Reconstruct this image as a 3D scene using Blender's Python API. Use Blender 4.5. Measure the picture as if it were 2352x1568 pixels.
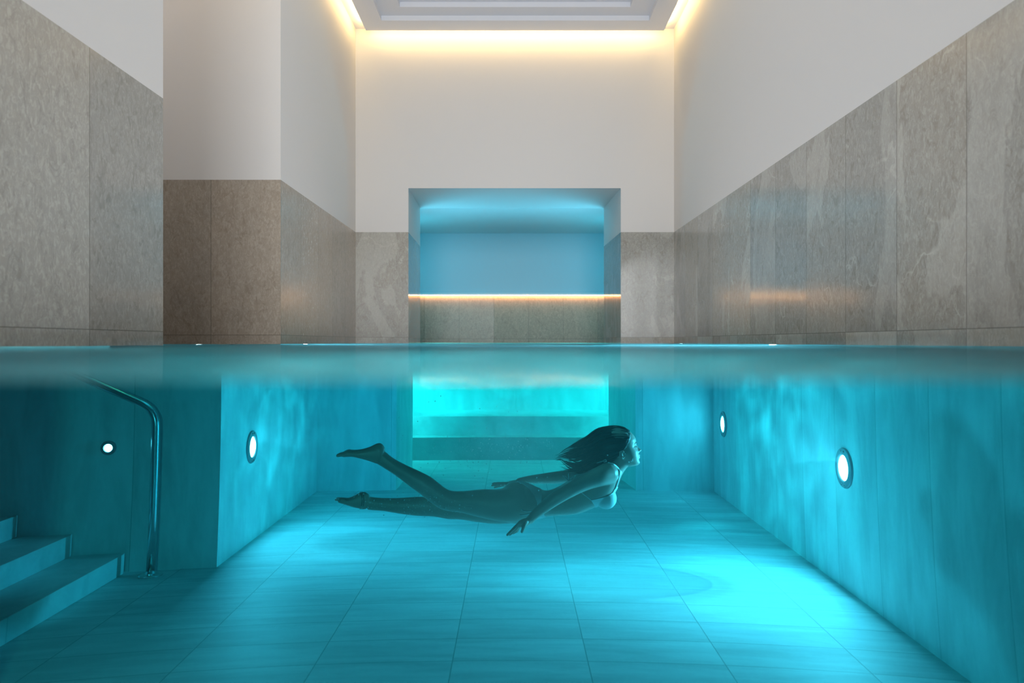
import bpy, bmesh, math, random
import numpy as np
from mathutils import Vector, Matrix
from mathutils.bvhtree import BVHTree

for o in list(bpy.data.objects):
    bpy.data.objects.remove(o)
scene = bpy.context.scene
COL = scene.collection
PI = math.pi

# The eye stands at the origin of the numbers below, 1.41 m above the pool floor (world z = 0).
ZC = 1.41
VPX, VPY, FPX = 1178.0, 785.0, 1568.0      # vanishing point and focal length in the 2352 x 1568 frame
WATER = -0.017                              # water level below the eye
D0, NIOR = 0.33, 1.235                       # front face of the water body, effective index of the port

# ------------------------------------------------------------------ camera
cam = bpy.data.cameras.new('camera')
camo = bpy.data.objects.new('camera', cam)
COL.objects.link(camo)
camo.location = (0, 0, ZC)
camo.rotation_euler = (PI / 2, 0, 0)
cam.sensor_width = 36.0
cam.lens = 24.0
cam.shift_x = -(VPX - 1176) / 2352.0
cam.shift_y = (VPY - 784) / 2352.0
cam.clip_start = 0.02
cam.dof.use_dof = True
cam.dof.focus_distance = 4.9
cam.dof.aperture_fstop = 2.2
scene.camera = camo

# ------------------------------------------------------------------ world, view, integrator limits
world = bpy.data.worlds.new('world')
scene.world = world
world.use_nodes = True
bg = world.node_tree.nodes['Background']
bg.inputs[0].default_value = (0.80, 0.84, 0.90, 1)
bg.inputs[1].default_value = 0.10
scene.view_settings.view_transform = 'Standard'
scene.view_settings.look = 'None'
scene.view_settings.exposure = 0.0
scene.view_settings.gamma = 1.0
scene.view_settings.use_curve_mapping = False
cy = scene.cycles
cy.max_bounces = 7
cy.diffuse_bounces = 3
cy.glossy_bounces = 2
cy.transmission_bounces = 4
cy.volume_bounces = 0
cy.transparent_max_bounces = 12
cy.caustics_reflective = False
cy.caustics_refractive = False
cy.use_denoising = True
cy.sample_clamp_indirect = 4.0


def area(name, loc, target, sx, sy, power, col, spread=180):
    l = bpy.data.lights.new(name, 'AREA')
    l.shape = 'RECTANGLE'
    l.size, l.size_y = sx, sy
    l.energy = power
    l.color = col
    l.spread = math.radians(spread)
    o = bpy.data.objects.new(name, l)
    COL.objects.link(o)
    o.location = (loc[0], loc[1], loc[2] + ZC)
    d = Vector(target) - Vector(loc)
    o.rotation_euler = d.to_track_quat('-Z', 'Y').to_euler()
    return o


# added soft fill for the hall, unseen, from behind the eye and from overhead
area('hall_fill_light', (0.0, -6.5, 1.3), (0.0, 4.0, 1.6), 3.4, 3.0, 275, (0.94, 0.975, 1.0), 130)
area('hall_top_fill_light', (0.0, 3.6, 3.55), (0.0, 3.6, 0.0), 2.2, 5.0, 27, (0.92, 0.96, 1.0))
# added unseen fill just over the water, brightens the ceiling tray
area('tray_fill_light', (0.0, 4.2, 0.03), (0.0, 4.2, 3.6), 3.0, 6.0, 62, (0.89, 0.94, 1.0))
# blue light of the room behind the opening, from its two hidden sides
for sx in (-1, 1):
    area('niche_light', (sx * 2.1, 10.7, 1.35), (sx * 0.3, 12.2, 1.5), 0.8, 0.7, 12, (0.05, 0.72, 1.0), 140)
    area('niche_uplight', (sx * 1.45, 9.75, 0.10), (sx * 0.75, 9.35, 1.8), 0.5, 0.4, 16, (0.12, 0.70, 1.0), 110)
# hidden green lamps beside the underwater bench, and added fill for its steps
for sx in (-1, 1):
    area('bench_light', (sx * 1.42, 11.0, -0.50), (sx * 0.5, 11.18, -0.6), 0.25, 0.4, 46, (0.25, 1.0, 0.84))
    area('bench_fill_light', (sx * 1.55, 9.95, -0.55), (0.0, 10.35, -1.05), 0.3, 0.4, 20, (0.40, 1.0, 0.86))
# added unseen fill high in the stair recess, brightens the pier front
area('recess_fill_light', (-3.4, 4.3, 3.5), (-2.8, 5.2, 0.5), 1.2, 0.8, 13, (1.0, 0.93, 0.90))

# ------------------------------------------------------------------ pixel -> place helpers


def _tw(t):
    return math.tan(math.asin(math.sin(math.atan(t)) / NIOR))


def P(px, py, y):
    """point at depth y seen through the water at pixel (px, py)"""
    dx = (px - VPX) / FPX
    dz = -(py - VPY) / FPX
    t = max(1e-9, math.hypot(dx, dz))
    r = (D0 * t + (y - D0) * _tw(t)) / t
    return Vector((dx * r, y, dz * r))


def proj(co):
    """numpy: points (n,3) under water -> pixels"""
    R = np.hypot(co[:, 0], co[:, 2])
    y = co[:, 1]
    lo = np.zeros_like(R)
    hi = np.full_like(R, 3.0)
    for _ in range(40):
        m = (lo + hi) / 2
        v = D0 * m + (y - D0) * np.tan(np.arcsin(np.sin(np.arctan(m)) / NIOR))
        lo = np.where(v < R, m, lo)
        hi = np.where(v < R, hi, m)
    k = lo / np.maximum(R, 1e-9) * FPX
    return np.stack([VPX + co[:, 0] * k, VPY - co[:, 2] * k], 1)


# ------------------------------------------------------------------ object helpers
def tag(o, label=None, cat=None, group=None, kind=None):
    if label:
        o['label'] = label
    if cat:
        o['category'] = cat
    if group:
        o['group'] = group
    if kind:
        o['kind'] = kind
    return o


def empty(name, loc, label, cat, group=None, kind=None):
    o = bpy.data.objects.new(name, None)
    COL.objects.link(o)
    o.empty_display_size = 0.05
    o.location = (loc[0], loc[1], loc[2] + ZC)
    o['base'] = tuple(loc)
    return tag(o, label, cat, group, kind)


def base_of(o):
    b = Vector((0, 0, 0))
    while o is not None:
        if 'base' in o:
            b += Vector(o['base'])
        o = o.parent
    return b


def obj(name, bm, mats, parent=None, smooth=False, label=None):
    me = bpy.data.meshes.new(name)
    if parent is not None:
        b = base_of(parent)
        if b.length > 0:
            bmesh.ops.translate(bm, vec=-b, verts=bm.verts)
    if len(bm.faces) < 100000:
        bmesh.ops.recalc_face_normals(bm, faces=bm.faces)
    bm.to_mesh(me)
    bm.free()
    for m in (mats if isinstance(mats, (list, tuple)) else [mats]):
        me.materials.append(m)
    if smooth:
        for p in me.polygons:
            p.use_smooth = True
    o = bpy.data.objects.new(name, me)
    COL.objects.link(o)
    if parent is not None:
        o.parent = parent
    else:
        o.location = (0, 0, ZC)
    if label:
        o['label'] = label
    return o


def box(bm, x0, x1, y0, y1, z0, z1, mi=0, bevel=0.0):
    vs = [bm.verts.new((x, y, z)) for x in (x0, x1) for y in (y0, y1) for z in (z0, z1)]
    fs = []
    for q in ((0, 1, 3, 2), (4, 6, 7, 5), (0, 4, 5, 1), (2, 3, 7, 6), (0, 2, 6, 4), (1, 5, 7, 3)):
        f = bm.faces.new([vs[i] for i in q])
        f.material_index = mi
        fs.append(f)
    if bevel:
        es = list({e for f in fs for e in f.edges})
        bmesh.ops.bevel(bm, geom=es, offset=bevel, segments=2, affect='EDGES', profile=0.6)


def prism(bm, pts, z0, z1, mi=0):
    lo = [bm.verts.new((x, y, z0)) for x, y in pts]
    hi = [bm.verts.new((x, y, z1)) for x, y in pts]
    n = len(pts)
    fs = [bm.faces.new(lo), bm.faces.new(hi)]
    for i in range(n):
        fs.append(bm.faces.new((lo[i], lo[(i + 1) % n], hi[(i + 1) % n], hi[i])))
    for f in fs:
        f.material_index = mi


def BM():
    return bmesh.new()


def catmull(pts, k):
    """resample a list of equal-length number tuples, k steps per span"""
    pts = [np.array(p, float) for p in pts]
    out = []
    n = len(pts)
    for i in range(n - 1):
        p0 = pts[i - 1] if i > 0 else 2 * pts[0] - pts[1]
        p1, p2 = pts[i], pts[i + 1]
        p3 = pts[i + 2] if i + 2 < n else 2 * pts[-1] - pts[-2]
        for s in range(k):
            t = s / k
            out.append(0.5 * ((2 * p1) + (-p0 + p2) * t + (2 * p0 - 5 * p1 + 4 * p2 - p3) * t * t
                              + (-p0 + 3 * p1 - 3 * p2 + p3) * t ** 3))
    out.append(pts[-1])
    return out


def loft(bm, rings, cap=True, mi=0):
    vr = [[bm.verts.new(p) for p in r] for r in rings]
    n = len(vr[0])
    for a, b in zip(vr, vr[1:]):
        for i in range(n):
            f = bm.faces.new((a[i], a[(i + 1) % n], b[(i + 1) % n], b[i]))
            f.material_index = mi
    if cap:
        for r in (vr[0], vr[-1]):
            f = bm.faces.new(r)
            f.material_index = mi


def tube(bm, pts, rads, n=10, k=4, flat=None, mi=0, roundcap=True):
    """closed tube with rounded ends through pts; rads per point"""
    q = catmull([tuple(p) + (r,) for p, r in zip(pts, rads)], k) if k > 1 else [np.array(tuple(p) + (r,)) for p, r in zip(pts, rads)]
    C = [Vector(v[:3]) for v in q]
    R = [max(1e-5, float(v[3])) for v in q]
    up = Vector((0, 1, 0))
    T = [(C[min(i + 1, len(C) - 1)] - C[max(i - 1, 0)]).normalized() for i in range(len(C))]
    if abs(T[0].dot(up)) > 0.9:
        up = Vector((0, 0, 1))
    st = [(C[i], T[i], R[i]) for i in range(len(C))]
    if roundcap:
        a = [(C[0] - T[0] * R[0] * s, T[0], R[0] * math.sqrt(max(0.02, 1 - s * s))) for s in (0.98, 0.8, 0.45)]
        b = [(C[-1] + T[-1] * R[-1] * s, T[-1], R[-1] * math.sqrt(max(0.02, 1 - s * s))) for s in (0.45, 0.8, 0.98)]
        st = a + st + b
    rings = []
    for c, t, r in st:
        u = (up - t * up.dot(t)).normalized()
        v = t.cross(u)
        rings.append([c + (u * math.cos(2 * PI * i / n) * (flat or 1.0) + v * math.sin(2 * PI * i / n)) * r for i in range(n)])
    loft(bm, rings, mi=mi)


def ball(bm, c, r, seg=12, rings=8, mi=0):
    m = Matrix.Translation(Vector(c)) @ Matrix.Diagonal((r[0], r[1], r[2], 1))
    res = bmesh.ops.create_uvsphere(bm, u_segments=seg, v_segments=rings, radius=1.0, matrix=m)
    for v in res['verts']:
        for f in v.link_faces:
            f.material_index = mi


# ------------------------------------------------------------------ materials
def newmat(name):
    m = bpy.data.materials.new(name)
    m.use_nodes = True
    nt = m.node_tree
    nt.nodes.clear()
    out = nt.nodes.new('ShaderNodeOutputMaterial')
    return m, nt, out


class N:
    def __init__(self, nt):
        self.nt = nt

    def __call__(self, typ, ins=None, **kw):
        n = self.nt.nodes.new('ShaderNode' + typ)
        for k, v in kw.items():
            setattr(n, k, v)
        for k, v in (ins or {}).items():
            s = n.inputs[k]
            if hasattr(v, 'links') or isinstance(v, bpy.types.NodeSocket):
                self.nt.links.new(v, s)
            else:
                s.default_value = v
        return n

    def math(self, op, a, b=0.0, c=None, clamp=False):
        ins = {0: a, 1: b}
        if c is not None:
            ins[2] = c
        return self('Math', ins, operation=op, use_clamp=clamp).outputs[0]

    def mix(self, f, a, b, mode='MIX'):
        n = self.nt.nodes.new('ShaderNodeMix')
        n.data_type = 'RGBA'
        n.blend_type = mode
        for s, v in ((n.inputs[0], f), (n.inputs[6], a), (n.inputs[7], b)):
            if isinstance(v, bpy.types.NodeSocket):
                self.nt.links.new(v, s)
            else:
                s.default_value = v
        return n.outputs[2]

    def ramp(self, f, lo, hi):
        n = self('MapRange', {0: f, 1: lo, 2: hi, 3: 0.0, 4: 1.0}, clamp=True, interpolation_type='SMOOTHSTEP')
        return n.outputs[0]


def rgba(c):
    return (c[0], c[1], c[2], 1.0)


def principled(name, col, rough=0.5, metal=0.0, bump=None, spec=0.5):
    m, nt, out = newmat(name)
    n = N(nt)
    b = n('BsdfPrincipled', {'Base Color': rgba(col), 'Roughness': rough, 'Metallic': metal, 'Specular IOR Level': spec})
    if bump:
        tc = n('TexCoord').outputs['Object']
        nz = n('TexNoise', {'Vector': tc, 'Scale': bump[0], 'Detail': 5.0})
        bp = n('Bump', {'Height': nz.outputs[0], 'Strength': bump[1], 'Distance': 0.002})
        nt.links.new(bp.outputs[0], b.inputs['Normal'])
    nt.links.new(b.outputs[0], out.inputs[0])
    return m


def emission(name, col, s):
    m, nt, out = newmat(name)
    n = N(nt)
    e = n('Emission', {0: rgba(col), 1: s})
    nt.links.new(e.outputs[0], out.inputs[0])
    return m


def stone(name, c_grey, c_warm, py, oy, px, ox, rough=0.17, seed=0.0, kc=0.30, kv=0.42):
    """polished limestone slabs: the slab width runs along y on x-facing walls, along x on y-facing walls"""
    m, nt, out = newmat(name)
    n = N(nt)
    tc = n('TexCoord').outputs['Object']
    xyz = n('SeparateXYZ', {0: tc}).outputs
    nr = n('SeparateXYZ', {0: n('NewGeometry').outputs['Normal']}).outputs
    side = n.math('GREATER_THAN', n.math('ABSOLUTE', nr[0]), 0.6)
    uy = n.math('DIVIDE', n.math('SUBTRACT', xyz[1], oy), py)
    ux = n.math('DIVIDE', n.math('SUBTRACT', xyz[0], ox), px)
    u = n.math('ADD', n.math('MULTIPLY', uy, side), n.math('MULTIPLY', ux, n.math('SUBTRACT', 1.0, side)))
    pw = n.math('ADD', n.math('MULTIPLY', side, py), n.math('MULTIPLY', n.math('SUBTRACT', 1.0, side), px))
    idx = n.math('FLOOR', u)
    row = n.math('LESS_THAN', xyz[2], 0.055)
    ident = n.math('ADD', n.math('MULTIPLY', idx, 7.31), n.math('ADD', n.math('MULTIPLY', row, 3.7), seed))
    wn = n('TexWhiteNoise', {'W': ident}, noise_dimensions='1D')
    off = n('VectorMath', {0: wn.outputs['Color'], 1: (37.0, 37.0, 37.0)}, operation='MULTIPLY').outputs[0]
    pos = n('VectorMath', {0: tc, 1: off}, operation='ADD').outputs[0]
    # distances to the slab joints
    fr = n.math('FRACT', u)
    du = n.math('MULTIPLY', n.math('MINIMUM', fr, n.math('SUBTRACT', 1.0, fr)), pw)
    dz = n.math('ABSOLUTE', n.math('SUBTRACT', xyz[2], 0.055))
    joint = n.math('LESS_THAN', n.math('MINIMUM', du, dz), 0.0022)
    # mottled body, brushed flecks, pale clouds with one hard edge, thin pale veins
    n1 = n('TexNoise', {'Vector': pos, 'Scale': 3.0, 'Detail': 7.0, 'Roughness': 0.62, 'Distortion': 0.6}).outputs[0]
    mp = n('Mapping', {0: pos, 3: (1.0, 1.0, 0.55)}).outputs[0]
    n2 = n('TexNoise', {'Vector': mp, 'Scale': 46.0, 'Detail': 6.0, 'Roughness': 0.7, 'Distortion': 1.2}).outputs[0]
    n4 = n('TexNoise', {'Vector': mp, 'Scale': 14.0, 'Detail': 8.0, 'Roughness': 0.72, 'Distortion': 2.2}).outputs[0]
    mp2 = n('Mapping', {0: pos, 3: (1.0, 1.0, 0.42)}).outputs[0]
    n3 = n('TexNoise', {'Vector': mp2, 'Scale': 1.7, 'Detail': 5.0, 'Roughness': 0.5, 'Distortion': 1.1}).outputs[0]
    cloud = n.math('MULTIPLY', n.ramp(n3, 0.52, 0.535), n.math('SUBTRACT', 1.0, n.ramp(n3, 0.56, 0.72)))
    vd = n('TexNoise', {'Vector': pos, 'Scale': 2.5, 'Detail': 6.0}).outputs['Color']
    wv = n('VectorMath', {0: mp2, 1: n('VectorMath', {0: vd, 1: (0.55, 0.55, 0.55)}, operation='MULTIPLY').outputs[0]}, operation='ADD').outputs[0]
    vo = n('TexVoronoi', {'Vector': wv, 'Scale': 2.6}, feature='DISTANCE_TO_EDGE').outputs[0]
    vein = n.math('MULTIPLY', n.math('SUBTRACT', 1.0, n.ramp(vo, 0.0, 0.022)), n.ramp(n1, 0.46, 0.62))
    tone = n.math('ADD', n.math('MULTIPLY', wn.outputs[0], 0.65), n.math('MULTIPLY', n1, 0.5))
    c = n.mix(n.ramp(tone, 0.2, 1.0), rgba(c_grey), rgba(c_warm))
    c = n.mix(n.math('MULTIPLY', n.ramp(n2, 0.44, 0.64), 0.50), c, rgba([v * 1.50 for v in c_grey]))
    c = n.mix(n.math('MULTIPLY', n.ramp(n4, 0.50, 0.64), 0.50), c, rgba([v * 0.66 for v in c_warm]))
    c = n.mix(n.math('MULTIPLY', cloud, kc), c, rgba([v * 1.75 for v in c_grey]))
    c = n.mix(n.math('MULTIPLY', vein, kv), c, rgba([v * 1.9 for v in c_grey]))
    c = n.mix(n.math('MULTIPLY', joint, 0.60), c, (0.07, 0.065, 0.055, 1))
    val = n.math('ADD', 0.90, n.math('MULTIPLY', wn.outputs[0], 0.2))
    c = n.mix(1.0, c, n('CombineXYZ', {0: val, 1: val, 2: val}).outputs[0], 'MULTIPLY')
    rg = n.math('ADD', n.math('MULTIPLY', rough, n.math('ADD', 0.35, n.math('MULTIPLY', wn.outputs[0], 1.3))), n.math('MULTIPLY', n2, 0.05))
    b = n('BsdfPrincipled', {'Base Color': c, 'Roughness': rg, 'Specular IOR Level': 0.5})
    bp = n('Bump', {'Height': n.math('SUBTRACT', n2, n.math('MULTIPLY', joint, 2.0)), 'Strength': 0.06, 'Distance': 0.002})
    nt.links.new(bp.outputs[0], b.inputs['Normal'])
    nt.links.new(b.outputs[0], out.inputs[0])
    return m


def pool_tile(name, col, pu, ou, pv, ov, axes, dark=0.55, streak=(1.0, 1.0, 1.0)):
    """smooth ceramic slabs; axes = which two coordinates carry the joints (None: no second joint)"""
    m, nt, out = newmat(name)
    n = N(nt)
    tc = n('TexCoord').outputs['Object']
    xyz = n('SeparateXYZ', {0: tc}).outputs
    ids, joint = [], None
    for ax, p, o in ((axes[0], pu, ou), (axes[1], pv, ov)):
        if ax is None:
            continue
        u = n.math('DIVIDE', n.math('SUBTRACT', xyz[ax], o), p)
        fr = n.math('FRACT', u)
        d = n.math('MULTIPLY', n.math('MINIMUM', fr, n.math('SUBTRACT', 1.0, fr)), p)
        ids.append(n.math('FLOOR', u))
        joint = d if joint is None else n.math('MINIMUM', joint, d)
    j = n.math('SUBTRACT', 1.0, n.ramp(joint, 0.0010, 0.0032))
    ident = n.math('MULTIPLY', ids[0], 5.17)
    if len(ids) > 1:
        ident = n.math('ADD', ident, n.math('MULTIPLY', ids[1], 11.3))
    wn = n('TexWhiteNoise', {'W': ident}, noise_dimensions='1D')
    off = n('VectorMath', {0: wn.outputs['Color'], 1: (23.0, 23.0, 23.0)}, operation='MULTIPLY').outputs[0]
    pos = n('VectorMath', {0: n('Mapping', {0: tc, 3: streak}).outputs[0], 1: off}, operation='ADD').outputs[0]
    n1 = n('TexNoise', {'Vector': pos, 'Scale': 4.0, 'Detail': 8.0, 'Roughness': 0.62, 'Distortion': 0.4}).outputs[0]
    n2 = n('TexNoise', {'Vector': pos, 'Scale': 60.0, 'Detail': 4.0, 'Roughness': 0.6}).outputs[0]
    v = n.math('ADD', n.math('MULTIPLY', n.ramp(n1, 0.25, 0.75), 0.30), n.math('ADD', n.math('MULTIPLY', n2, 0.12), 0.74))
    v = n.math('MULTIPLY', v, n.math('ADD', 0.95, n.math('MULTIPLY', wn.outputs[0], 0.10)))
    c = n.mix(1.0, rgba(col), n('CombineXYZ', {0: v, 1: v, 2: v}).outputs[0], 'MULTIPLY')
    c = n.mix(n.math('MULTIPLY', j, dark), c, (0.05, 0.07, 0.07, 1))
    b = n('BsdfPrincipled', {'Base Color': c, 'Roughness': 0.55, 'Specular IOR Level': 0.25})
    bp = n('Bump', {'Height': n.math('SUBTRACT', n1, n.math('MULTIPLY', j, 1.5)), 'Strength': 0.12, 'Distance': 0.002})
    nt.links.new(bp.outputs[0], b.inputs['Normal'])
    nt.links.new(b.outputs[0], out.inputs[0])
    return m


def water_mats():
    mats = []
    for nm in ('water_surface', 'water_front'):
        m, nt, out = newmat(nm)
        n = N(nt)
        if nm == 'water_surface':
            tc = n('TexCoord').outputs['Object']
            w1 = n('TexNoise', {'Vector': n('Mapping', {0: tc, 3: (1.0, 0.5, 1.0)}).outputs[0], 'Scale': 3.5, 'Detail': 3.0}).outputs[0]
            bp = n('Bump', {'Height': w1, 'Strength': 0.25, 'Distance': 0.02}).outputs[0]
            fr = n('Fresnel', {'IOR': 1.33, 'Normal': bp}).outputs[0]
            gl = n('BsdfGlossy', {'Color': (0.92, 0.97, 1.0, 1), 'Roughness': 0.05, 'Normal': bp}).outputs[0]
            rf = n('BsdfRefraction', {'IOR': 1.33, 'Roughness': 0.08, 'Normal': bp}).outputs[0]
            sh = n('MixShader', {0: n.math('MULTIPLY', fr, 0.36), 1: rf, 2: gl}).outputs[0]
        else:
            sh = n('BsdfRefraction', {'IOR': NIOR, 'Roughness': 0.0}).outputs[0]
        ab = n('VolumeAbsorption', {'Color': (0.0, 0.87, 0.92, 1), 'Density': 0.36}).outputs[0]
        sc = n('VolumeScatter', {'Color': (0.75, 0.97, 1.0, 1), 'Density': 0.028, 'Anisotropy': 0.2}).outputs[0]
        vol = n('AddShader', {0: ab, 1: sc}).outputs[0]
        nt.links.new(sh, out.inputs['Surface'])
        nt.links.new(vol, out.inputs['Volume'])
        mats.append(m)
    return mats


M_plaster = principled('white_plaster', (0.66, 0.65, 0.635), 0.85, bump=(220.0, 0.12))
M_reveal = principled('smooth_plaster', (0.80, 0.80, 0.79), 0.35, bump=(120.0, 0.03))
M_niche = principled('blue_tinted_plaster', (0.36, 0.56, 0.63), 0.4, bump=(120.0, 0.03))  # base colour tinted blue, darker than the plain plaster beside it
M_ceiling = principled('ceiling_paint', (0.76, 0.78, 0.83), 0.8)
GREY, WARM = (0.325, 0.328, 0.305), (0.335, 0.312, 0.265)
M_stone = stone('limestone_slabs', GREY, WARM, 0.52, 2.859, 3.0, -2.41)
M_stone_left = stone('limestone_slabs_grey', GREY, (0.325, 0.322, 0.292), 0.65, 3.0, 3.0, -2.41, seed=4.0, kc=0.04, kv=0.06)
M_stone_brown = stone('limestone_slabs_brown', (0.325, 0.292, 0.248), (0.335, 0.28, 0.22), 0.52, 2.859, 3.0, -2.41, seed=9.0, kc=0.08, kv=0.14)
M_stone_niche = stone('limestone_slabs_niche', GREY, WARM, 0.52, 2.859, 0.62, 0.28, rough=0.03, seed=2.0)
TILE = (0.73, 0.76, 0.76)
M_stone_rear = stone('limestone_slabs_rear', (0.47, 0.335, 0.255), (0.47, 0.325, 0.235), 0.52, 2.859, 0.62, 0.28, rough=0.35, seed=2.0, kc=0.1, kv=0.2)
M_floor = pool_tile('floor_slabs', TILE, 0.598, -0.267, 0.274, 3.785, (0, 1), streak=(0.35, 2.2, 1.0))
M_tile_y = pool_tile('pool_wall_slabs', TILE, 0.545, 3.46, 1.0, 0.0, (1, None), dark=0.40, streak=(1.0, 1.6, 0.35))
M_tile_x = pool_tile('pool_wall_slabs_front', TILE, 1.2, -2.36, 1.0, 0.0, (0, None), dark=0.40, streak=(1.6, 1.0, 0.35))
M_step = pool_tile('step_slabs', TILE, 3.0, 3.0, 1.0, 0.0, (1, None), dark=0.4, streak=(1.0, 1.0, 1.0))
M_steel = principled('brushed_steel', (0.70, 0.72, 0.74), 0.16, 1.0)
M_ring = principled('lamp_ring_steel', (0.16, 0.19, 0.22), 0.45, 0.6)
M_screw = principled('dark_screw', (0.02, 0.02, 0.02), 0.6)
M_led = emission('warm_led', (1.0, 0.66, 0.26), 36.0)
M_led2 = emission('warm_led_niche', (1.0, 0.52, 0.18), 28.0)
M_skin = principled('skin', (0.47, 0.33, 0.28), 0.40)
M_hair = principled('dark_hair', (0.014, 0.010, 0.008), 0.40, spec=0.35)
M_brow = principled('brown_brow', (0.07, 0.05, 0.04), 0.7)
M_cloth = principled('pale_swim_fabric', (0.72, 0.74, 0.74), 0.7, bump=(900.0, 0.3))
M_cord = principled('pale_cord', (0.66, 0.68, 0.68), 0.6)
M_dark = principled('dark_leather', (0.02, 0.02, 0.022), 0.5)
W_top, W_front = water_mats()

# ------------------------------------------------------------------ the setting
S = 'structure'
STONE_TOP, CEIL, BOT = 1.294, 3.69, -1.41
YB, YN = 8.05, 9.25            # front and rear plane of the end wall
YI = 12.2                      # rear wall of the room behind it


def wall(name, label, parts):
    """parts: list of (part name, builder, material); the first is the wall itself"""
    root = None
    for nm, fn, mat in parts:
        bm = BM()
        fn(bm)
        o = obj(nm if root else name, bm, mat, root)
        if root is None:
            root = o
            tag(o, label, 'wall', kind=S)
    return root


bm = BM()
box(bm, -5.8, 2.4, 0.30, 12.4, BOT - 0.2, BOT)
tag(obj('floor', bm, M_floor), 'smooth tiled pool floor with thin straight joints under the water', 'floor', kind=S)

wall('wall_right', 'long right wall, white plaster above a tall band of veined grey limestone slabs', [
    ('wall', lambda b: box(b, 1.9, 2.15, -2.5, YB, STONE_TOP, 3.9), M_plaster),
    ('stone_cladding', lambda b: box(b, 1.9, 2.15, -2.5, YB, -0.10, STONE_TOP), M_stone),
    ('pool_side', lambda b: box(b, 1.9, 2.15, 0.30, YB, BOT, -0.10), M_tile_y)])
wall('wall_left', 'near left wall, mottled grey limestone under white plaster, ending at the stair recess', [
    ('wall', lambda b: box(b, -2.12, -1.86, -2.5, 3.63, STONE_TOP, 3.9), M_plaster),
    ('stone_cladding', lambda b: box(b, -2.12, -1.86, -2.5, 3.63, -0.10, STONE_TOP), M_stone_left),
    ('pool_side', lambda b: box(b, -2.12, -1.86, 0.30, 3.15, BOT, -0.10), M_tile_y)])
wall('wall_pier', 'deep left pier beyond the stair recess, brownish limestone front under pale plaster', [
    ('wall', lambda b: box(b, -5.6, -1.854, 5.45, YB + 0.3, STONE_TOP, 3.9), M_plaster),
    ('stone_cladding', lambda b: box(b, -5.6, -1.854, 5.45, YB + 0.3, -0.10, STONE_TOP), M_stone_brown),
    ('pool_side', lambda b: box(b, -5.6, -1.854, 5.45, YB + 0.3, BOT, -0.10), M_tile_x)])
wall('wall_entry', 'white wall closing the stair recess behind the near left wall', [
    ('wall', lambda b: box(b, -5.6, -2.12, 3.0, 3.15, BOT, 3.9), M_plaster)])
wall('wall_stair_end', 'white wall at the far left end of the stair recess', [
    ('wall', lambda b: box(b, -5.8, -5.6, 3.0, 5.45, BOT, 3.9), M_plaster)])

LF, LN, RF, RN = -1.232, -1.2565, 1.273, 1.233          # opening above the water, front and rear
lf, ln, rf, rn = -1.114, -1.101, 1.172, 1.053           # opening under the water


def side_blocks(b, z0, z1, a, c, d, e):
    prism(b, [(-1.854, YB), (a, YB), (c, YN), (-2.4, YN), (-2.4, YB + .3), (-1.854, YB + .3)], z0, z1)
    prism(b, [(2.3, YB), (2.3, YN), (e, YN), (d, YB)], z0, z1)


wall('wall_back', 'end wall of the hall, cream plaster and stone band around a wide blue opening', [
    ('wall', lambda b: box(b, -1.854, 2.15, YB, YN, 1.812, 3.9), M_plaster),
    ('plaster_reveal', lambda b: side_blocks(b, STONE_TOP, 1.812, LF, LN, RF, RN), M_plaster),
    ('stone_cladding', lambda b: side_blocks(b, -0.10, STONE_TOP, LF, LN, RF, RN), [M_stone_niche, M_stone]),
    ('pool_side', lambda b: side_blocks(b, BOT, -0.10, lf, ln, rf, rn), M_tile_x)])
for c_ in bpy.data.objects['wall_back'].children:
    if c_.name.startswith('stone_cladding'):
        for f_ in c_.data.polygons:         # the face towards the hall has the duller finish of the other walls
            f_.material_index = 1 if f_.normal.y < -0.9 else 0
LED_Z = 0.84
wall('wall_niche', 'plain rear wall of the blue lit room behind the opening, stone below a warm light line', [
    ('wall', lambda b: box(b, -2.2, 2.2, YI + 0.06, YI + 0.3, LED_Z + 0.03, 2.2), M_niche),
    ('stone_cladding', lambda b: box(b, -2.2, 2.2, YI, YI + 0.3, -0.10, LED_Z - 0.02), M_stone_rear)])
wall('wall_niche_left', 'left side wall of the blue lit room behind the opening', [
    ('wall', lambda b: box(b, -2.45, -2.2, YN, YI + 0.3, BOT, 2.2), M_reveal)])
wall('wall_niche_right', 'right side wall of the blue lit room behind the opening', [
    ('wall', lambda b: box(b, 2.2, 2.45, YN, YI + 0.3, BOT, 2.2), M_reveal)])
bm = BM()
box(bm, -2.45, 2.45, YN, YI + 0.3, 1.95, 2.2)
tag(obj('ceiling_niche', bm, M_reveal), 'low flat ceiling of the blue lit room behind the opening', 'ceiling', kind=S)

# ceiling: upper slab as a ring, dropped tray in its middle
PX0, PX1, PY1 = -1.70, 1.747, 7.895
bm = BM()
box(bm, -5.8, PX0 + 0.06, -2.5, YB, CEIL, 3.9)
box(bm, PX1 - 0.06, 2.15, -2.5, YB, CEIL, 3.9)
box(bm, PX0 + 0.06, PX1 - 0.06, PY1 - 0.06, YB, CEIL, 3.9)
tag(obj('ceiling', bm, M_ceiling), 'narrow upper ceiling strip around the dropped tray, lit by the warm cove', 'ceiling', kind=S)
T1 = (-1.474, 1.528, 7.65)
T2 = (-1.235, 1.283, 7.453)
bm = BM()
loops = []
for (x0, x1, y1, y0, z) in ((PX0, PX1, PY1, -2.4, 3.86), (PX0, PX1, PY1, -2.4, 3.60), (T1[0], T1[1], T1[2], -2.1, 3.60),
                            (T1[0], T1[1], T1[2], -2.1, 3.655), (T2[0], T2[1], T2[2], -1.8, 3.655), (T2[0], T2[1], T2[2], -1.8, 3.71)):
    loops.append([bm.verts.new(p) for p in ((x0, y0, z), (x1, y0, z), (x1, y1, z), (x0, y1, z))])
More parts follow.
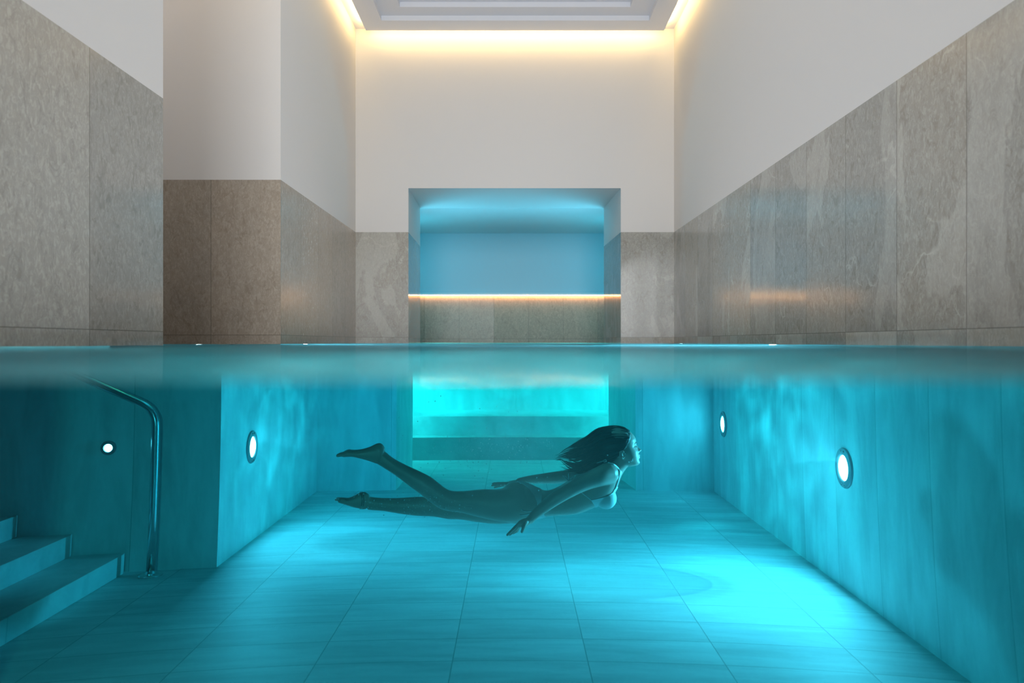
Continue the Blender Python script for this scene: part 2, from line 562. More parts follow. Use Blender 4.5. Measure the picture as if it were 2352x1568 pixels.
for a, b in zip(loops, loops[1:]):
    for i in range(4):
        bm.faces.new((a[i], a[(i + 1) % 4], b[(i + 1) % 4], b[i]))
bm.faces.new(loops[-1])
bm.faces.new(loops[0])
tag(obj('ceiling_tray', bm, M_ceiling), 'white dropped ceiling tray with two stepped recesses', 'ceiling', kind=S)

# ------------------------------------------------------------------ light lines
zl0, zl1 = 3.628, 3.655
for (nm, lab, b6) in (('rear', 'warm light strip in the ceiling cove above the blue opening', (PX0 + .02, PX1 - .02, PY1, PY1 + .012)),
                      ('left', 'warm light strip along the left side of the ceiling tray', (PX0 - .012, PX0, -2.3, PY1 - .02)),
                      ('right', 'warm light strip along the right side of the ceiling tray', (PX1, PX1 + .012, -2.3, PY1 - .02))):
    t = empty('light_strip', ((b6[0] + b6[1]) / 2, (b6[2] + b6[3]) / 2, zl0), lab, 'light strip', 'cove light strips of the ceiling tray')
    bm = BM()
    box(bm, b6[0], b6[1], b6[2], b6[3], zl0, zl1)
    obj('diffuser', bm, M_led, t)
t = empty('light_strip', (0, YI - .03, LED_Z), 'thin warm light line along the stone wall inside the blue opening', 'light strip')
bm = BM()
box(bm, -2.2, 2.2, YI - 0.035, YI - 0.003, LED_Z - 0.012, LED_Z - 0.004)
obj('diffuser', bm, M_led2, t)
bm = BM()
box(bm, -2.2, 2.2, YI - 0.045, YI + 0.06, LED_Z - 0.004, LED_Z + 0.03)
obj('cover_profile', bm, M_reveal, t)

# ------------------------------------------------------------------ stairs in the left recess
t = empty('pool_stairs', (-2.37, 4.3, BOT), 'wide tiled steps rising to the left inside the stair recess', 'stairs')
ztop = BOT
for i in range(11):
    z1 = -1.292 + 0.128 * i
    x1 = -2.370 - 0.2935 * i
    bm = BM()
    box(bm, -5.585, x1, 3.165, 5.41, ztop, z1, bevel=0.004)
    box(bm, -5.585, x1 - 0.012, 5.41, 5.438, ztop, z1 - 0.003)
    obj('step', bm, M_step, t)
    ztop = z1

# bench steps behind the opening, under water
t = empty('bench_steps', (0, 10.05, BOT), 'two long tiled bench steps at the far end under water', 'steps')
bm = BM()
box(bm, -2.185, 2.185, 10.05, 11.25, BOT, -1.14, bevel=0.004)
obj('step', bm, M_step, t)
bm = BM()
box(bm, -2.185, 2.185, 10.288, 11.25, -1.14, -0.911, bevel=0.004)
obj('step', bm, M_step, t)
bm = BM()
box(bm, -2.185, 2.185, 11.2, YI - 0.015, BOT, -0.03)
obj('back_panel', bm, M_tile_x, t)

# ------------------------------------------------------------------ handrail
rx, ry = -2.188, 5.33
t = empty('handrail', (rx, ry, BOT), 'polished steel handrail bent over the steps in the stair recess', 'handrail')
bm = BM()
cr = 0.10
dirx, dirz = -0.896, 0.444
zt = -0.415
pts = [(rx, ry, BOT + 0.004), (rx, ry, -1.0), (rx, ry, zt - cr)]
for s in range(1, 8):
    u = s / 8
    a0 = Vector((rx, ry, zt - cr))
    a1 = Vector((rx, ry, zt))
    a2 = Vector((rx + dirx * cr, ry, zt + dirz * cr))
    pts.append(tuple(a0 * (1 - u) ** 2 + a1 * 2 * u * (1 - u) + a2 * u * u))
for s in (cr, 0.4, 0.8, 1.2):
    pts.append((rx + dirx * s, ry, zt + dirz * s))
tube(bm, pts, [0.0235] * len(pts), n=20, k=1, roundcap=False)
obj('rail', bm, M_steel, t, smooth=True)
bm = BM()
rings = []
for r, z in ((0.066, BOT), (0.066, BOT + 0.006), (0.060, BOT + 0.010), (0.030, BOT + 0.016), (0.024, BOT + 0.030)):
    rings.append([(rx + r * math.cos(2 * PI * i / 32), ry + r * math.sin(2 * PI * i / 32), z) for i in range(32)])
loft(bm, rings)
obj('base_flange', bm, M_steel, t)

# ------------------------------------------------------------------ pool lamps


def lathe(bm, prof, c, axis, n=40, mi=0):
    """prof: (radius, height along axis)"""
    ax = Vector(axis).normalized()
    u = ax.cross(Vector((0, 0, 1))).normalized()
    v = ax.cross(u)
    c = Vector(c)
    loft(bm, [[c + ax * h + (u * math.cos(2 * PI * i / n) + v * math.sin(2 * PI * i / n)) * r for i in range(n)] for r, h in prof], mi=mi)


def pool_lamp(c, axis, R, r, power, label, group, lens_col, lens_s, spot=None):
    t = empty('pool_lamp', c, label, 'pool lamp', group)
    bm = BM()
    lathe(bm, [(R, -0.01), (R, 0.006), (R * 0.97, 0.011), (r * 1.08, 0.014), (r * 1.0, 0.010), (r * 1.0, -0.01)], c, axis)
    obj('trim_ring', bm, M_ring, t, smooth=False)
    bm = BM()
    lathe(bm, [(r * 0.995, -0.005), (r * 0.995, 0.004), (r * 0.90, 0.007), (r * 0.55, 0.010), (r * 0.02, 0.011)], c, axis)
    obj('lens', bm, emission('lens_glow', lens_col, lens_s), t, smooth=True)
    ax = Vector(axis)
    u = ax.cross(Vector((0, 0, 1))).normalized()
    if R > 0.06:
        for sz in (1, -1):
            for sx in (1, -1):
                bm = BM()
                p = Vector(c) + Vector((0, 0, 1)) * sz * (R + r) * 0.5 + u * sx * R * 0.16
                lathe(bm, [(0.006, 0.008), (0.006, 0.015), (0.001, 0.016)], p, axis, n=10)
                obj('screw', bm, M_screw, t)
    p = Vector(c) + ax * 0.0125
    l = bpy.data.lights.new('pool_lamp_beam', 'AREA')
    l.shape = 'DISK'
    l.size = r * 1.5
    l.energy = power
    l.color = (0.36, 0.78, 1.0)
    o = bpy.data.objects.new('pool_lamp_beam', l)
    COL.objects.link(o)
    o.location = (p.x, p.y, p.z + ZC)
    o.rotation_euler = ax.to_track_quat('-Z', 'Y').to_euler()
    if spot:
        tgt, e, ang = spot
        l = bpy.data.lights.new('pool_lamp_spot', 'SPOT')
        l.energy = e
        l.color = (0.30, 0.80, 1.0)
        l.spot_size = math.radians(ang)
        l.spot_blend = 1.0
        l.shadow_soft_size = 0.065
        o = bpy.data.objects.new('pool_lamp_spot', l)
        COL.objects.link(o)
        o.location = (p.x, p.y, p.z + ZC)
        o.rotation_euler = (Vector(tgt) - p).to_track_quat('-Z', 'Y').to_euler()
    return t


G = 'round pool lamps set in the pool walls'
LENS = (1.0, 0.98, 1.0)
pool_lamp((1.9, 4.957, -0.721), (-1, 0, 0), 0.115, 0.073, 68, 'large round pool lamp nearest the viewer on the right pool wall', G, LENS, 26, ((0.66, 5.05, -1.41), 380, 36))
pool_lamp((1.9, 7.666, -0.741), (-1, 0, 0), 0.115, 0.073, 4.5, 'far round pool lamp near the end corner of the right pool wall', G, LENS, 26)
pool_lamp((-1.854, 6.069, -0.744), (1, 0, 0), 0.115, 0.073, 37, 'round pool lamp on the bright side face of the left pier', G, LENS, 26, ((-0.90, 6.02, -1.41), 240, 36))
pool_lamp((-2.50, 5.45, -0.655), (0, -1, 0), 0.044, 0.024, 0.8, 'small round pool lamp beside the handrail in the stair recess', G, LENS, 26)

# added spots under the water: first two imitate surface ripple light, the rest are fill


def rippled_spot(loc, target, e, ang, sc, lo=0.15, hi=2.2, col=(0.28, 0.92, 1.0)):
    l = bpy.data.lights.new('underwater_fill_spot', 'SPOT')
    l.energy = e
    l.color = col
    l.spot_size = math.radians(ang)
    l.spot_blend = 1.0
    l.shadow_soft_size = 0.06
    l.use_nodes = True
    nt = l.node_tree
    n = N(nt)
    em = [q for q in nt.nodes if q.type == 'EMISSION'][0]
    d = n('TexCoord').outputs['Normal']
    nz = n('TexNoise', {'Vector': d, 'Scale': sc * 0.6, 'Detail': 2.0}).outputs['Color']
    v = n('VectorMath', {0: d, 1: n('VectorMath', {0: nz, 1: (0.35, 0.35, 0.35)}, operation='MULTIPLY').outputs[0]}, operation='ADD').outputs[0]
    vo = n('TexVoronoi', {'Vector': v, 'Scale': sc}, feature='SMOOTH_F1').outputs[0]
    st = n.math('ADD', lo, n.math('MULTIPLY', n.math('POWER', n.math('MULTIPLY', vo, 1.35), 3.0), hi))
    nt.links.new(st, em.inputs['Strength'])
    o = bpy.data.objects.new('underwater_fill_spot', l)
    COL.objects.link(o)
    o.location = (loc[0], loc[1], loc[2] + ZC)
    o.rotation_euler = (Vector(target) - Vector(loc)).to_track_quat('-Z', 'Y').to_euler()


rippled_spot((0.1, 6.7, -0.07), (-1.85, 6.8, -0.30), 95, 92, 11.0)
rippled_spot((0.1, 6.2, -0.07), (1.9, 6.0, -0.35), 120, 100, 10.0)
rippled_spot((-0.1, 4.3, -0.06), (1.9, 3.6, -0.45), 42, 110, 9.0, 0.5, 0.7)  # added fill for the near right wall, softens the swimmer's shadow
rippled_spot((0.0, 1.7, -0.06), (0.0, 1.8, -1.41), 125, 118, 7.0, 0.5, 0.5)  # added fill for the pool floor close to the eye
rippled_spot((-1.0, 1.0, -0.10), (-2.4, 5.4, -0.85), 125, 70, 7.0, 0.7, 0.2, (0.75, 1.0, 0.92))  # added forward fill for the stair recess

# ------------------------------------------------------------------ water body
rnd = random.Random(3)
waves = [(rnd.uniform(-1, 1) * 6, rnd.uniform(2, 9), rnd.uniform(0, 6.28), rnd.uniform(0.3, 1.0)) for _ in range(9)]


def wave_h(x, y):
    s = sum(a * math.sin(kx * x + ky * y + p) for kx, ky, p, a in waves) / 9.0
    return 0.0045 * s * min(1.0, (y - 0.25) / 1.2 + 0.15)


bm = BM()
nx = 150
xs = [-5.59 + (2.1 + 5.59) * i / nx for i in range(nx + 1)]
ys = [0.30 + (YI + 0.02 - 0.30) * (j / 200) ** 1.35 for j in range(201)]
grid = [[bm.verts.new((x, y, WATER + wave_h(x, y))) for x in xs] for y in ys]
for j in range(200):
    for i in range(nx):
        bm.faces.new((grid[j][i], grid[j][i + 1], grid[j + 1][i + 1], grid[j + 1][i])).smooth = True
zb = BOT - 0.05
c00, c10 = bm.verts.new((xs[0], ys[0], zb)), bm.verts.new((xs[-1], ys[0], zb))
c01, c11 = bm.verts.new((xs[0], ys[-1], zb)), bm.verts.new((xs[-1], ys[-1], zb))
f = bm.faces.new([c00, c10] + [v for v in reversed(grid[0])])
f.material_index = 1
bm.faces.new([c11, c01] + grid[-1])
bm.faces.new([c01, c00] + [grid[j][0] for j in range(201)])
bm.faces.new([c10, c11] + [grid[j][-1] for j in reversed(range(201))])
bm.faces.new([c00, c01, c11, c10])
tag(obj('water', bm, [W_top, W_front]), 'clear turquoise pool water, calm rippled surface reflecting the stone walls', 'water', kind=S)

# ------------------------------------------------------------------ the swimmer
YC = 4.64


def section_loft(bm, st, yfun=None, k=4, n=36, ex=2.25):
    """stations: (dorsal px, py, ventral px, py, half width, y centre)"""
    q = catmull(st, k)
    rings = []
    for v in q:
        d = P(v[0], v[1], v[5])
        e = P(v[2], v[3], v[5])
        c = (d + e) / 2
        a = (d - e) / 2
        r = []
        for i in range(n):
            t = 2 * PI * i / n
            ct, sn = math.cos(t), math.sin(t)
            cc = math.copysign(abs(ct) ** (2 / ex), ct)
            ss = math.copysign(abs(sn) ** (2 / ex), sn)
            r.append(c + a * cc + Vector((0, v[4] * ss, 0)))
        rings.append(r)
    loft(bm, rings)


B = BM()
# trunk from the neck to the seat
section_loft(B, [
    (1396, 1054, 1434, 1080, .046, YC), (1384, 1059, 1429, 1087, .075, YC), (1367, 1065, 1423, 1097, .135, YC), (1346, 1077, 1414, 1120, .150, YC),
    (1322, 1091, 1394, 1146, .142, YC), (1304, 1104, 1362, 1163, .132, YC), (1283, 1118, 1326, 1177, .122, YC),
    (1258, 1127, 1287, 1181, .112, YC), (1236, 1122, 1254, 1183, .128, YC), (1212, 1111, 1223, 1190, .156, YC),
    (1188, 1106, 1190, 1198, .168, YC), (1166, 1117, 1166, 1196, .150, YC), (1150, 1136, 1150, 1188, .09, YC)])
# breasts
for s in (-1, 1):
    c = P(1391, 1143, YC + s * 0.068)
    ball(B, c, (0.056, 0.058, 0.056), 20, 14)
# buttocks
for s in (-1, 1):
    ball(B, P(1184, 1140, YC + s * 0.075), (0.085, 0.085, 0.082), 20, 14)
# near leg (kicked up)
YL = YC - 0.088
section_loft(B, [
    (1205, 1118, 1212, 1190, .070, YL), (1180, 1112, 1184, 1197, .086, YL), (1146, 1123, 1146, 1195, .086, YL), (1108, 1123, 1106, 1187, .078, YL), (1066, 1127, 1062, 1176, .064, YL),
    (1034, 1126, 1018, 1169, .054, YL), (1012, 1112, 992, 1154, .050, YL), (988, 1094, 966, 1133, .053, YL), (958, 1079, 937, 1112, .050, YL),
    (928, 1065, 909, 1091, .040, YL), (902, 1050, 886, 1076, .031, YL), (887, 1038, 870, 1066, .027, YL), (878, 1030, 860, 1060, .020, YL)])
section_loft(B, [
    (884, 1027, 882, 1042, .020, YL), (878, 1019, 876, 1060, .029, YL), (868, 1017, 866, 1064, .031, YL), (850, 1025, 850, 1058.5, .031, YL), (830, 1031, 831, 1053, .034, YL),
    (812, 1032.5, 812, 1048.5, .040, YL), (800, 1031.5, 799, 1048.5, .043, YL), (791, 1035, 790, 1049.5, .038, YL)], n=28)
# far leg (stretched)
YR = YC + 0.088
section_loft(B, [
    (1205, 1122, 1208, 1196, .070, YR), (1178, 1118, 1174, 1200, .086, YR), (1136, 1130, 1134, 1201, .084, YR), (1095, 1136, 1092, 1196.5, .076, YR), (1063, 1140, 1060, 1191.5, .062, YR),
    (1030, 1142, 1030, 1190.5, .054, YR), (998, 1141.5, 998, 1185, .050, YR), (960, 1140, 958, 1183, .052, YR), (922, 1142.5, 920, 1178.5, .046, YR),
    (886, 1143, 884, 1172.5, .035, YR), (858, 1141, 856, 1170.5, .028, YR), (846, 1138, 845, 1169, .026, YR)])
section_loft(B, [
    (849, 1136, 849, 1160, .022, YR), (840, 1129.5, 840, 1168, .029, YR), (828, 1130, 828, 1167, .031, YR), (812, 1138, 812, 1163.5, .034, YR),
    (798, 1142.5, 797, 1158, .040, YR), (787, 1141.5, 786, 1154.5, .041, YR), (780, 1141.5, 779, 1152.5, .034, YR)], n=28)
# toes
for (yl, tips, sgn) in ((YL, [(774, 1045.5), (774, 1044.5), (775.5, 1043.5), (778, 1042), (782, 1040.5)], -1),
                        (YR, [(771, 1146), (771.5, 1146), (772.5, 1146.5), (774, 1147), (777, 1147.5)], 1)):
    for k in range(5):
        lat = sgn * (-0.030 + 0.0150 * k) * -1
        r = (0.0105, 0.0082, 0.0080, 0.0076, 0.0070)[k]
        bx, by = (tips[k][0] + 17, tips[k][1] - (2.0 if sgn < 0 else -1.0))
        mx, my = (tips[k][0] + 8, tips[k][1] - (1.5 if sgn < 0 else 1.5))
        tube(B, [P(bx, by, yl + lat), P(mx, my, yl + lat), P(tips[k][0] + 2.5, tips[k][1], yl + lat)], [r * 1.05, r, r * 0.9], n=10, k=3)
# near arm
na = [(1396, 1086, 4.505, .057), (1376, 1094, 4.465, .052), (1352, 1103, 4.44, .0445), (1328, 1114, 4.42, .0405), (1306, 1126, 4.405, .0375), (1288, 1136, 4.40, .0365),
      (1268, 1149, 4.395, .0345), (1246, 1166, 4.39, .0290), (1228, 1181, 4.385, .0235), (1217, 1193.5, 4.38, .0205)]
tube(B, [P(a, b, c) for a, b, c, r in na], [r for a, b, c, r in na], n=24, k=4)
# far arm
fa = [(1388, 1085, 4.775, .054), (1362, 1084, 4.81, .047), (1335, 1086, 4.84, .042), (1312, 1090, 4.86, .039), (1296, 1094, 4.865, .0365), (1272, 1096.5, 4.87, .0345),
      (1245, 1098.5, 4.865, .029), (1216, 1101, 4.855, .0235), (1192, 1105, 4.845, .0200)]
tube(B, [P(a, b, c) for a, b, c, r in fa], [r for a, b, c, r in fa], n=24, k=4)
# near hand: palm, four fingers, thumb
yh = 4.375


def hand(palm, fingers):
    section_loft(B, palm, n=24, k=4, ex=2.6)
    for pts, rad in fingers:
        tube(B, [P(*p) for p in pts], rad, n=10, k=4)


hand([(1220.5, 1188.5, 1222.5, 1196, .014, yh), (1214, 1188.8, 1218.5, 1201, .020, yh), (1204, 1190, 1211, 1206, .026, yh - .004), (1196, 1193.5, 1203, 1208, .031, yh - .006), (1190, 1197.5, 1194, 1209, .031, yh - .006)],
     [([(1193, 1200.5, 4.350), (1184, 1209, 4.342), (1175, 1218, 4.340), (1165.5, 1227, 4.344)], [.0100, .0088, .0080, .0070]),
      ([(1194, 1202.5, 4.366), (1186, 1212, 4.362), (1178.5, 1220.5, 4.362), (1171, 1226.5, 4.366)], [.0098, .0088, .0080, .0068]),
      ([(1195, 1204.5, 4.384), (1189, 1213, 4.384), (1183.5, 1220, 4.386), (1178.5, 1223.5, 4.390)], [.0094, .0084, .0076, .0066]),
      ([(1196, 1206, 4.400), (1192, 1212.5, 4.404), (1188.5, 1217.5, 4.408), (1186, 1220.5, 4.412)], [.0084, .0074, .0068, .0060]),
      ([(1208, 1199, 4.352), (1204, 1207, 4.338), (1201, 1214, 4.334), (1198.8, 1220, 4.334)], [.0125, .0105, .0092, .0076])])
hand([(1196, 1099.5, 1198, 1108, .016, 4.845), (1186, 1101, 1187, 1110.5, .022, 4.845), (1172, 1104, 1173, 1113.5, .034, 4.842), (1160, 1107.5, 1161, 1115, .037, 4.840)],
     [([(1164, 1109.5, 4.812), (1152, 1108.8, 4.806), (1141, 1108.6, 4.804), (1131.5, 1109.5, 4.804)], [.0095, .0085, .0076, .0066]),
      ([(1163, 1110.5, 4.830), (1151, 1111.0, 4.830), (1140, 1112.4, 4.830), (1130.5, 1114.0, 4.830)], [.0095, .0085, .0076, .0066]),
      ([(1163, 1112, 4.848), (1152, 1114.0, 4.850), (1143, 1116.4, 4.850), (1136, 1118.8, 4.850)], [.0092, .0082, .0074, .0064]),
      ([(1164, 1112.5, 4.866), (1156, 1114.0, 4.870), (1149, 1115.5, 4.872), (1143, 1117.0, 4.872)], [.0082, .0072, .0066, .0058]),
      ([(1184, 1107, 4.815), (1175, 1111, 4.795), (1168, 1113.5, 4.788), (1162, 1115.5, 4.786)], [.0115, .0100, .0088, .0072])])
# neck
section_loft(B, [(1384, 1060, 1428, 1088, .066, YC), (1395, 1051, 1435, 1078, .055, YC), (1407, 1040, 1443, 1068, .052, YC), (1420, 1030, 1449, 1056, .045, YC)])
# head, in its own frame: f forward, u up, l across
HC = P(1430, 1024, YC)
CT, STT = math.cos(math.radians(10)), math.sin(math.radians(10))


def head(f, l, u):
    return HC + Vector((f * CT - u * STT, l, f * STT + u * CT))


TAB = [(-.1150, .058, .000, .014), (-.1110, .070, -.006, .026), (-.1020, .0745, -.014, .036), (-.0900, .0730, -.025, .045), (-.0780, .0735, -.038, .052), (-.0640, .0775, -.055, .058),
       (-.0450, .0765, -.072, .063), (-.0250, .0740, -.086, .067), (-.0030, .0735, -.094, .069), (.0110, .0760, -.099, .071), (.0320, .0770, -.102, .074),
       (.0550, .0680, -.102, .075), (.0800, .0470, -.095, .070), (.1000, .0180, -.075, .055), (.1120, -.012, -.050, .032), (.1160, -.022, -.036, .012)]
NOSE = [(-.0560, 0), (-.0500, .004), (-.0455, .0120), (-.0400, .0225), (-.0350, .0232), (-.0280, .0185), (-.0150, .0095), (-.0030, .0030), (.0080, 0)]
us = np.linspace(-.115, .116, 90)
T = np.array(TAB)
nose_a = np.array(NOSE)


def smooth_interp(x, xp, fp):
    d = 0.004
    return np.mean([np.interp(x + k * d, xp, fp) for k in (-1, -.5, 0, .5, 1)], axis=0)


rings = []
nn = 96
for u in us:
    xf = float(smooth_interp(u, T[:, 0], T[:, 1]))
    xb = float(smooth_interp(u, T[:, 0], T[:, 2]))
    w = float(smooth_interp(u, T[:, 0], T[:, 3]))
    cf, hf = (xf + xb) / 2, (xf - xb) / 2
    na_ = float(np.interp(u, nose_a[:, 0], nose_a[:, 1]))
    ns = .0055 + .0050 * math.exp(-((u + .041) / .011) ** 2)
    r = []
    for i in range(nn):
        t = 2 * PI * i / nn
        ct, sn = math.cos(t), math.sin(t)
        ex = 2.25
        f = cf + hf * math.copysign(abs(ct) ** (2 / ex), ct)
        l = w * math.copysign(abs(sn) ** (2 / ex), sn)
        if ct > 0:
            g = 0.0
            g += na_ * math.exp(-(l / ns) ** 2)
            g += .0095 * math.exp(-(l / .019) ** 2 - ((u + .0640) / .0052) ** 2)
            g += .0090 * math.exp(-(l / .017) ** 2 - ((u + .0765) / .0052) ** 2)
            g += .0030 * math.exp(-(l / .016) ** 2 - ((u + .1040) / .0090) ** 2)
            al = abs(l)
            g -= .0105 * math.exp(-((al - .031) / .014) ** 2 - ((u + .006) / .012) ** 2)
            g += .0068 * math.exp(-((al - .031) / .0105) ** 2 - ((u + .008) / .0075) ** 2)
            g += .0030 * math.exp(-((al - .030) / .020) ** 2 - ((u - .012) / .006) ** 2)
            g += .0035 * math.exp(-((al - .042) / .016) ** 2 - ((u + .036) / .016) ** 2)
            g += .0040 * math.exp(-((al - .011) / .005) ** 2 - ((u + .042) / .006) ** 2)
            f += g * min(1.0, ct * 3)
        r.append(head(f, l, float(u)))
    rings.append(r)
loft(B, rings)
# ears
for s in (-1, 1):
    loop = []
    for k in range(15):
        a = math.radians(-60 + 280 * k / 14)
        loop.append(head(-.0205 - .0125 * math.sin(a) * 1.0, s * (.0725 + .006 * (1 if math.sin(a) > 0 else .5)), -.033 + .0215 * math.cos(a)))
    tube(B, loop, [.0040] * 15, n=8, k=2)
    tube(B, [head(-.020, s * .069, -.020), head(-.024, s * .071, -.036), head(-.016, s * .069, -.052)], [.008, .009, .006], n=8, k=3)

me = bpy.data.meshes.new('body_raw')
bmesh.ops.recalc_face_normals(B, faces=B.faces)
B.to_mesh(me)
B.free()
tmp = bpy.data.objects.new('body_raw', me)
COL.objects.link(tmp)
md = tmp.modifiers.new('r', 'REMESH')
md.mode = 'VOXEL'
md.voxel_size = 0.0027
md.use_smooth_shade = True
sm = tmp.modifiers.new('s', 'SMOOTH')
sm.factor = 0.5
sm.iterations = 5
dg = bpy.context.evaluated_depsgraph_get()
body_me = bpy.data.meshes.new_from_object(tmp.evaluated_get(dg))
bpy.data.objects.remove(tmp)
body_me.name = 'person'
body_me.materials.clear()
body_me.materials.append(M_skin)
nv = len(body_me.vertices)
co = np.empty(nv * 3, np.float32)
body_me.vertices.foreach_get('co', co)
co = co.reshape(-1, 3).astype(float)
# keep the largest island only (drop inner bubbles of the remesh), soften the trunk a little more
ne = len(body_me.edges)
ed = np.empty(ne * 2, np.int32)
body_me.edges.foreach_get('vertices', ed)
ed = ed.reshape(-1, 2)
deg = np.bincount(ed.ravel(), minlength=nv).astype(float)
px = proj(co)
trunk = ((px[:, 0] > 900) & (px[:, 0] < 1395) & (co[:, 1] > 4.455) & (co[:, 1] < 4.81)).astype(float) * 0.6
shoulder = ((px[:, 0] > 1340) & (px[:, 0] < 1440) & (px[:, 1] > 1062)).astype(float) * 0.6
wgt = np.maximum(trunk, shoulder)[:, None]
for _ in range(14):
    acc = np.zeros_like(co)
    for k in range(3):
        acc[:, k] = np.bincount(ed[:, 0], weights=co[ed[:, 1], k], minlength=nv) + np.bincount(ed[:, 1], weights=co[ed[:, 0], k], minlength=nv)
    avg = acc / np.maximum(deg, 1)[:, None]
    co = co + (avg - co) * wgt
body_me.vertices.foreach_set('co', co.astype(np.float32).ravel())
body_me.update()
person = bpy.data.objects.new('person', body_me)
COL.objects.link(person)
person.location = (0, 0, ZC)
for p in body_me.polygons:
    p.use_smooth = True
tag(person, 'woman in a pale bikini gliding under water, arms swept back, one foot kicked up', 'person')

nf = len(body_me.polygons)
fc = np.empty(nf * 3, np.float32)
body_me.polygons.foreach_get('center', fc)
fc = fc.reshape(-1, 3).astype(float)
mir = fc.copy()
far = fc[:, 1] > YC
mir[far, 1] = 2 * YC - mir[far, 1]
fpx = proj(mir)
okface = (mir[:, 1] > 4.452)


def inside(poly, pts):
    x, y = pts[:, 0], pts[:, 1]
    r = np.zeros(len(pts), bool)
    n = len(poly)
    for i in range(n):
        x0, y0 = poly[i]
        x1, y1 = poly[(i + 1) % n]
        c = ((y0 > y) != (y1 > y)) & (x < (x1 - x0) * (y - y0) / (y1 - y0 + 1e-12) + x0)
        r ^= c
    return r


nrm_v = np.empty(nv * 3, np.float32)
body_me.vertices.foreach_get('normal', nrm_v)
nrm_v = nrm_v.reshape(-1, 3)


def garment(name, polys, mat, off=0.0035):
    sel = np.zeros(nf, bool)
    for pl in polys:
        sel |= inside(pl, fpx)
    sel &= okface
    bm = BM()
    vm = {}
    for i in np.nonzero(sel)[0]:
        vs = []
        for vi in body_me.polygons[i].vertices:
            if vi not in vm:
                vm[vi] = bm.verts.new(Vector(co[vi]) + Vector(nrm_v[vi]) * off)
            vs.append(vm[vi])
        try:
            bm.faces.new(vs)
        except ValueError:
            pass
    for _ in range(4):
        bnd = [v for v in bm.verts if v.is_boundary]
        new = []
        for v in bnd:
            nb = [e.other_vert(v) for e in v.link_edges if e.is_boundary]
            if len(nb) == 2:
                new.append((v, (nb[0].co + nb[1].co) / 2))
        for v, c in new:
            v.co = v.co.lerp(c, 0.6)
    o = obj(name, bm, mat, person, smooth=True)
    sd = o.modifiers.new('thick', 'SOLIDIFY')
    sd.thickness = 0.004
    sd.offset = -1.0
    return o


bottom = garment('bikini_bottom', [
    [(1184, 1085), (1188, 1107), (1201, 1111), (1215, 1122), (1226, 1137), (1232, 1151), (1235, 1168), (1240, 1168), (1243, 1148), (1243.5, 1134), (1242, 1118), (1243, 1085)],
    [(1235, 1166), (1226, 1180), (1204, 1194), (1182, 1206), (1250, 1212), (1253, 1186), (1241, 1166)]], M_cloth)
top = garment('bikini_top', [
    [(1357, 1147), (1379, 1142), (1394, 1138.5), (1406, 1130), (1413, 1117), (1428, 1117), (1428, 1142), (1416, 1162), (1396, 1178), (1374, 1174), (1365, 1160)]], M_cloth)

# straps and ties
bvh = BVHTree.FromPolygons([tuple(v) for v in co], [tuple(p.vertices) for p in body_me.polygons])


def surf(px_, py_, y0=4.0):
    q = P(px_, py_, 4.5)
    h = None
    for y in (4.5, 4.55):
        q = P(px_, py_, y if h is None else h.y)
        loc, nr, ix, d = bvh.ray_cast(Vector((q.x, y0, q.z)), Vector((0, 1, 0)))
        if loc is None:
            return q
        h = loc
    return h + nr * 0.0015


def cord(name, lines, parent, r=0.0024, mat=None):
    bm = BM()
    for ln_ in lines:
        tube(bm, ln_, [r] * len(ln_), n=8, k=4)
    return obj(name, bm, mat or M_cord, parent, smooth=True)


cord('strap', [[surf(1412.5, 1121), surf(1416, 1111), surf(1419.5, 1101), surf(1422.5, 1085), surf(1419, 1075), surf(1410, 1067.5), surf(1398, 1063.5)]], top, 0.0045)
cord('side_string', [[surf(1357.5, 1147.5, 4.46), surf(1349, 1140.5, 4.46), surf(1340, 1134, 4.46), surf(1328, 1124, 4.46), surf(1316, 1112, 4.46), P(1307, 1104, YC)]], top)
bow = (1306.5, 1104)
cord('back_bow', [[P(1293, 1092, YC - .02), P(1299, 1097, YC - .015), P(*bow, YC)], [P(1306.5, 1087, YC - .01), P(1306.8, 1096, YC - .01), P(*bow, YC)],
                  [P(1319, 1092, YC - .03), P(1313, 1098, YC - .02), P(*bow, YC)], [P(1294, 1092.5, YC + .01), P(1300, 1094, YC + .01), P(*bow, YC)],
                  [P(*bow, YC), P(1309, 1105, YC - .02), P(1313, 1101, YC - .03)]], top, 0.0034)
cord('neck_tie', [[P(1371, 1062.5, YC - .085), P(1377, 1060.5, YC - .09), P(1385, 1058, YC - .092)], [P(1385, 1058, YC - .092), P(1390, 1055, YC - .092), P(1392, 1058.5, YC - .092), P(1387, 1060, YC - .092)]], top, 0.003)
cord('hip_tie', [[P(1198.5, 1169.5, 4.458), P(1202.5, 1172.2, 4.457), P(1212, 1173.2, 4.458), P(1226, 1172, 4.462), P(1237, 1166, 4.478)],
                 [P(1195, 1181.5, 4.456), P(1204, 1181.5, 4.456), P(1214, 1179.5, 4.458), P(1226, 1174, 4.462), P(1237, 1167, 4.478)]], bottom, 0.0034)
lines = []
for dxp in (0.0, 4.0):
    ln_ = []
    for k in range(25):
        a = 2 * PI * k / 24
        ln_.append(P(828 + dxp + 4 * math.sin(a) * -1, 1148.5 - 20.0 * math.cos(a), YR + .0325 * math.sin(a)))
    lines.append(ln_)
cord('anklet', lines, person, 0.0014, M_dark)

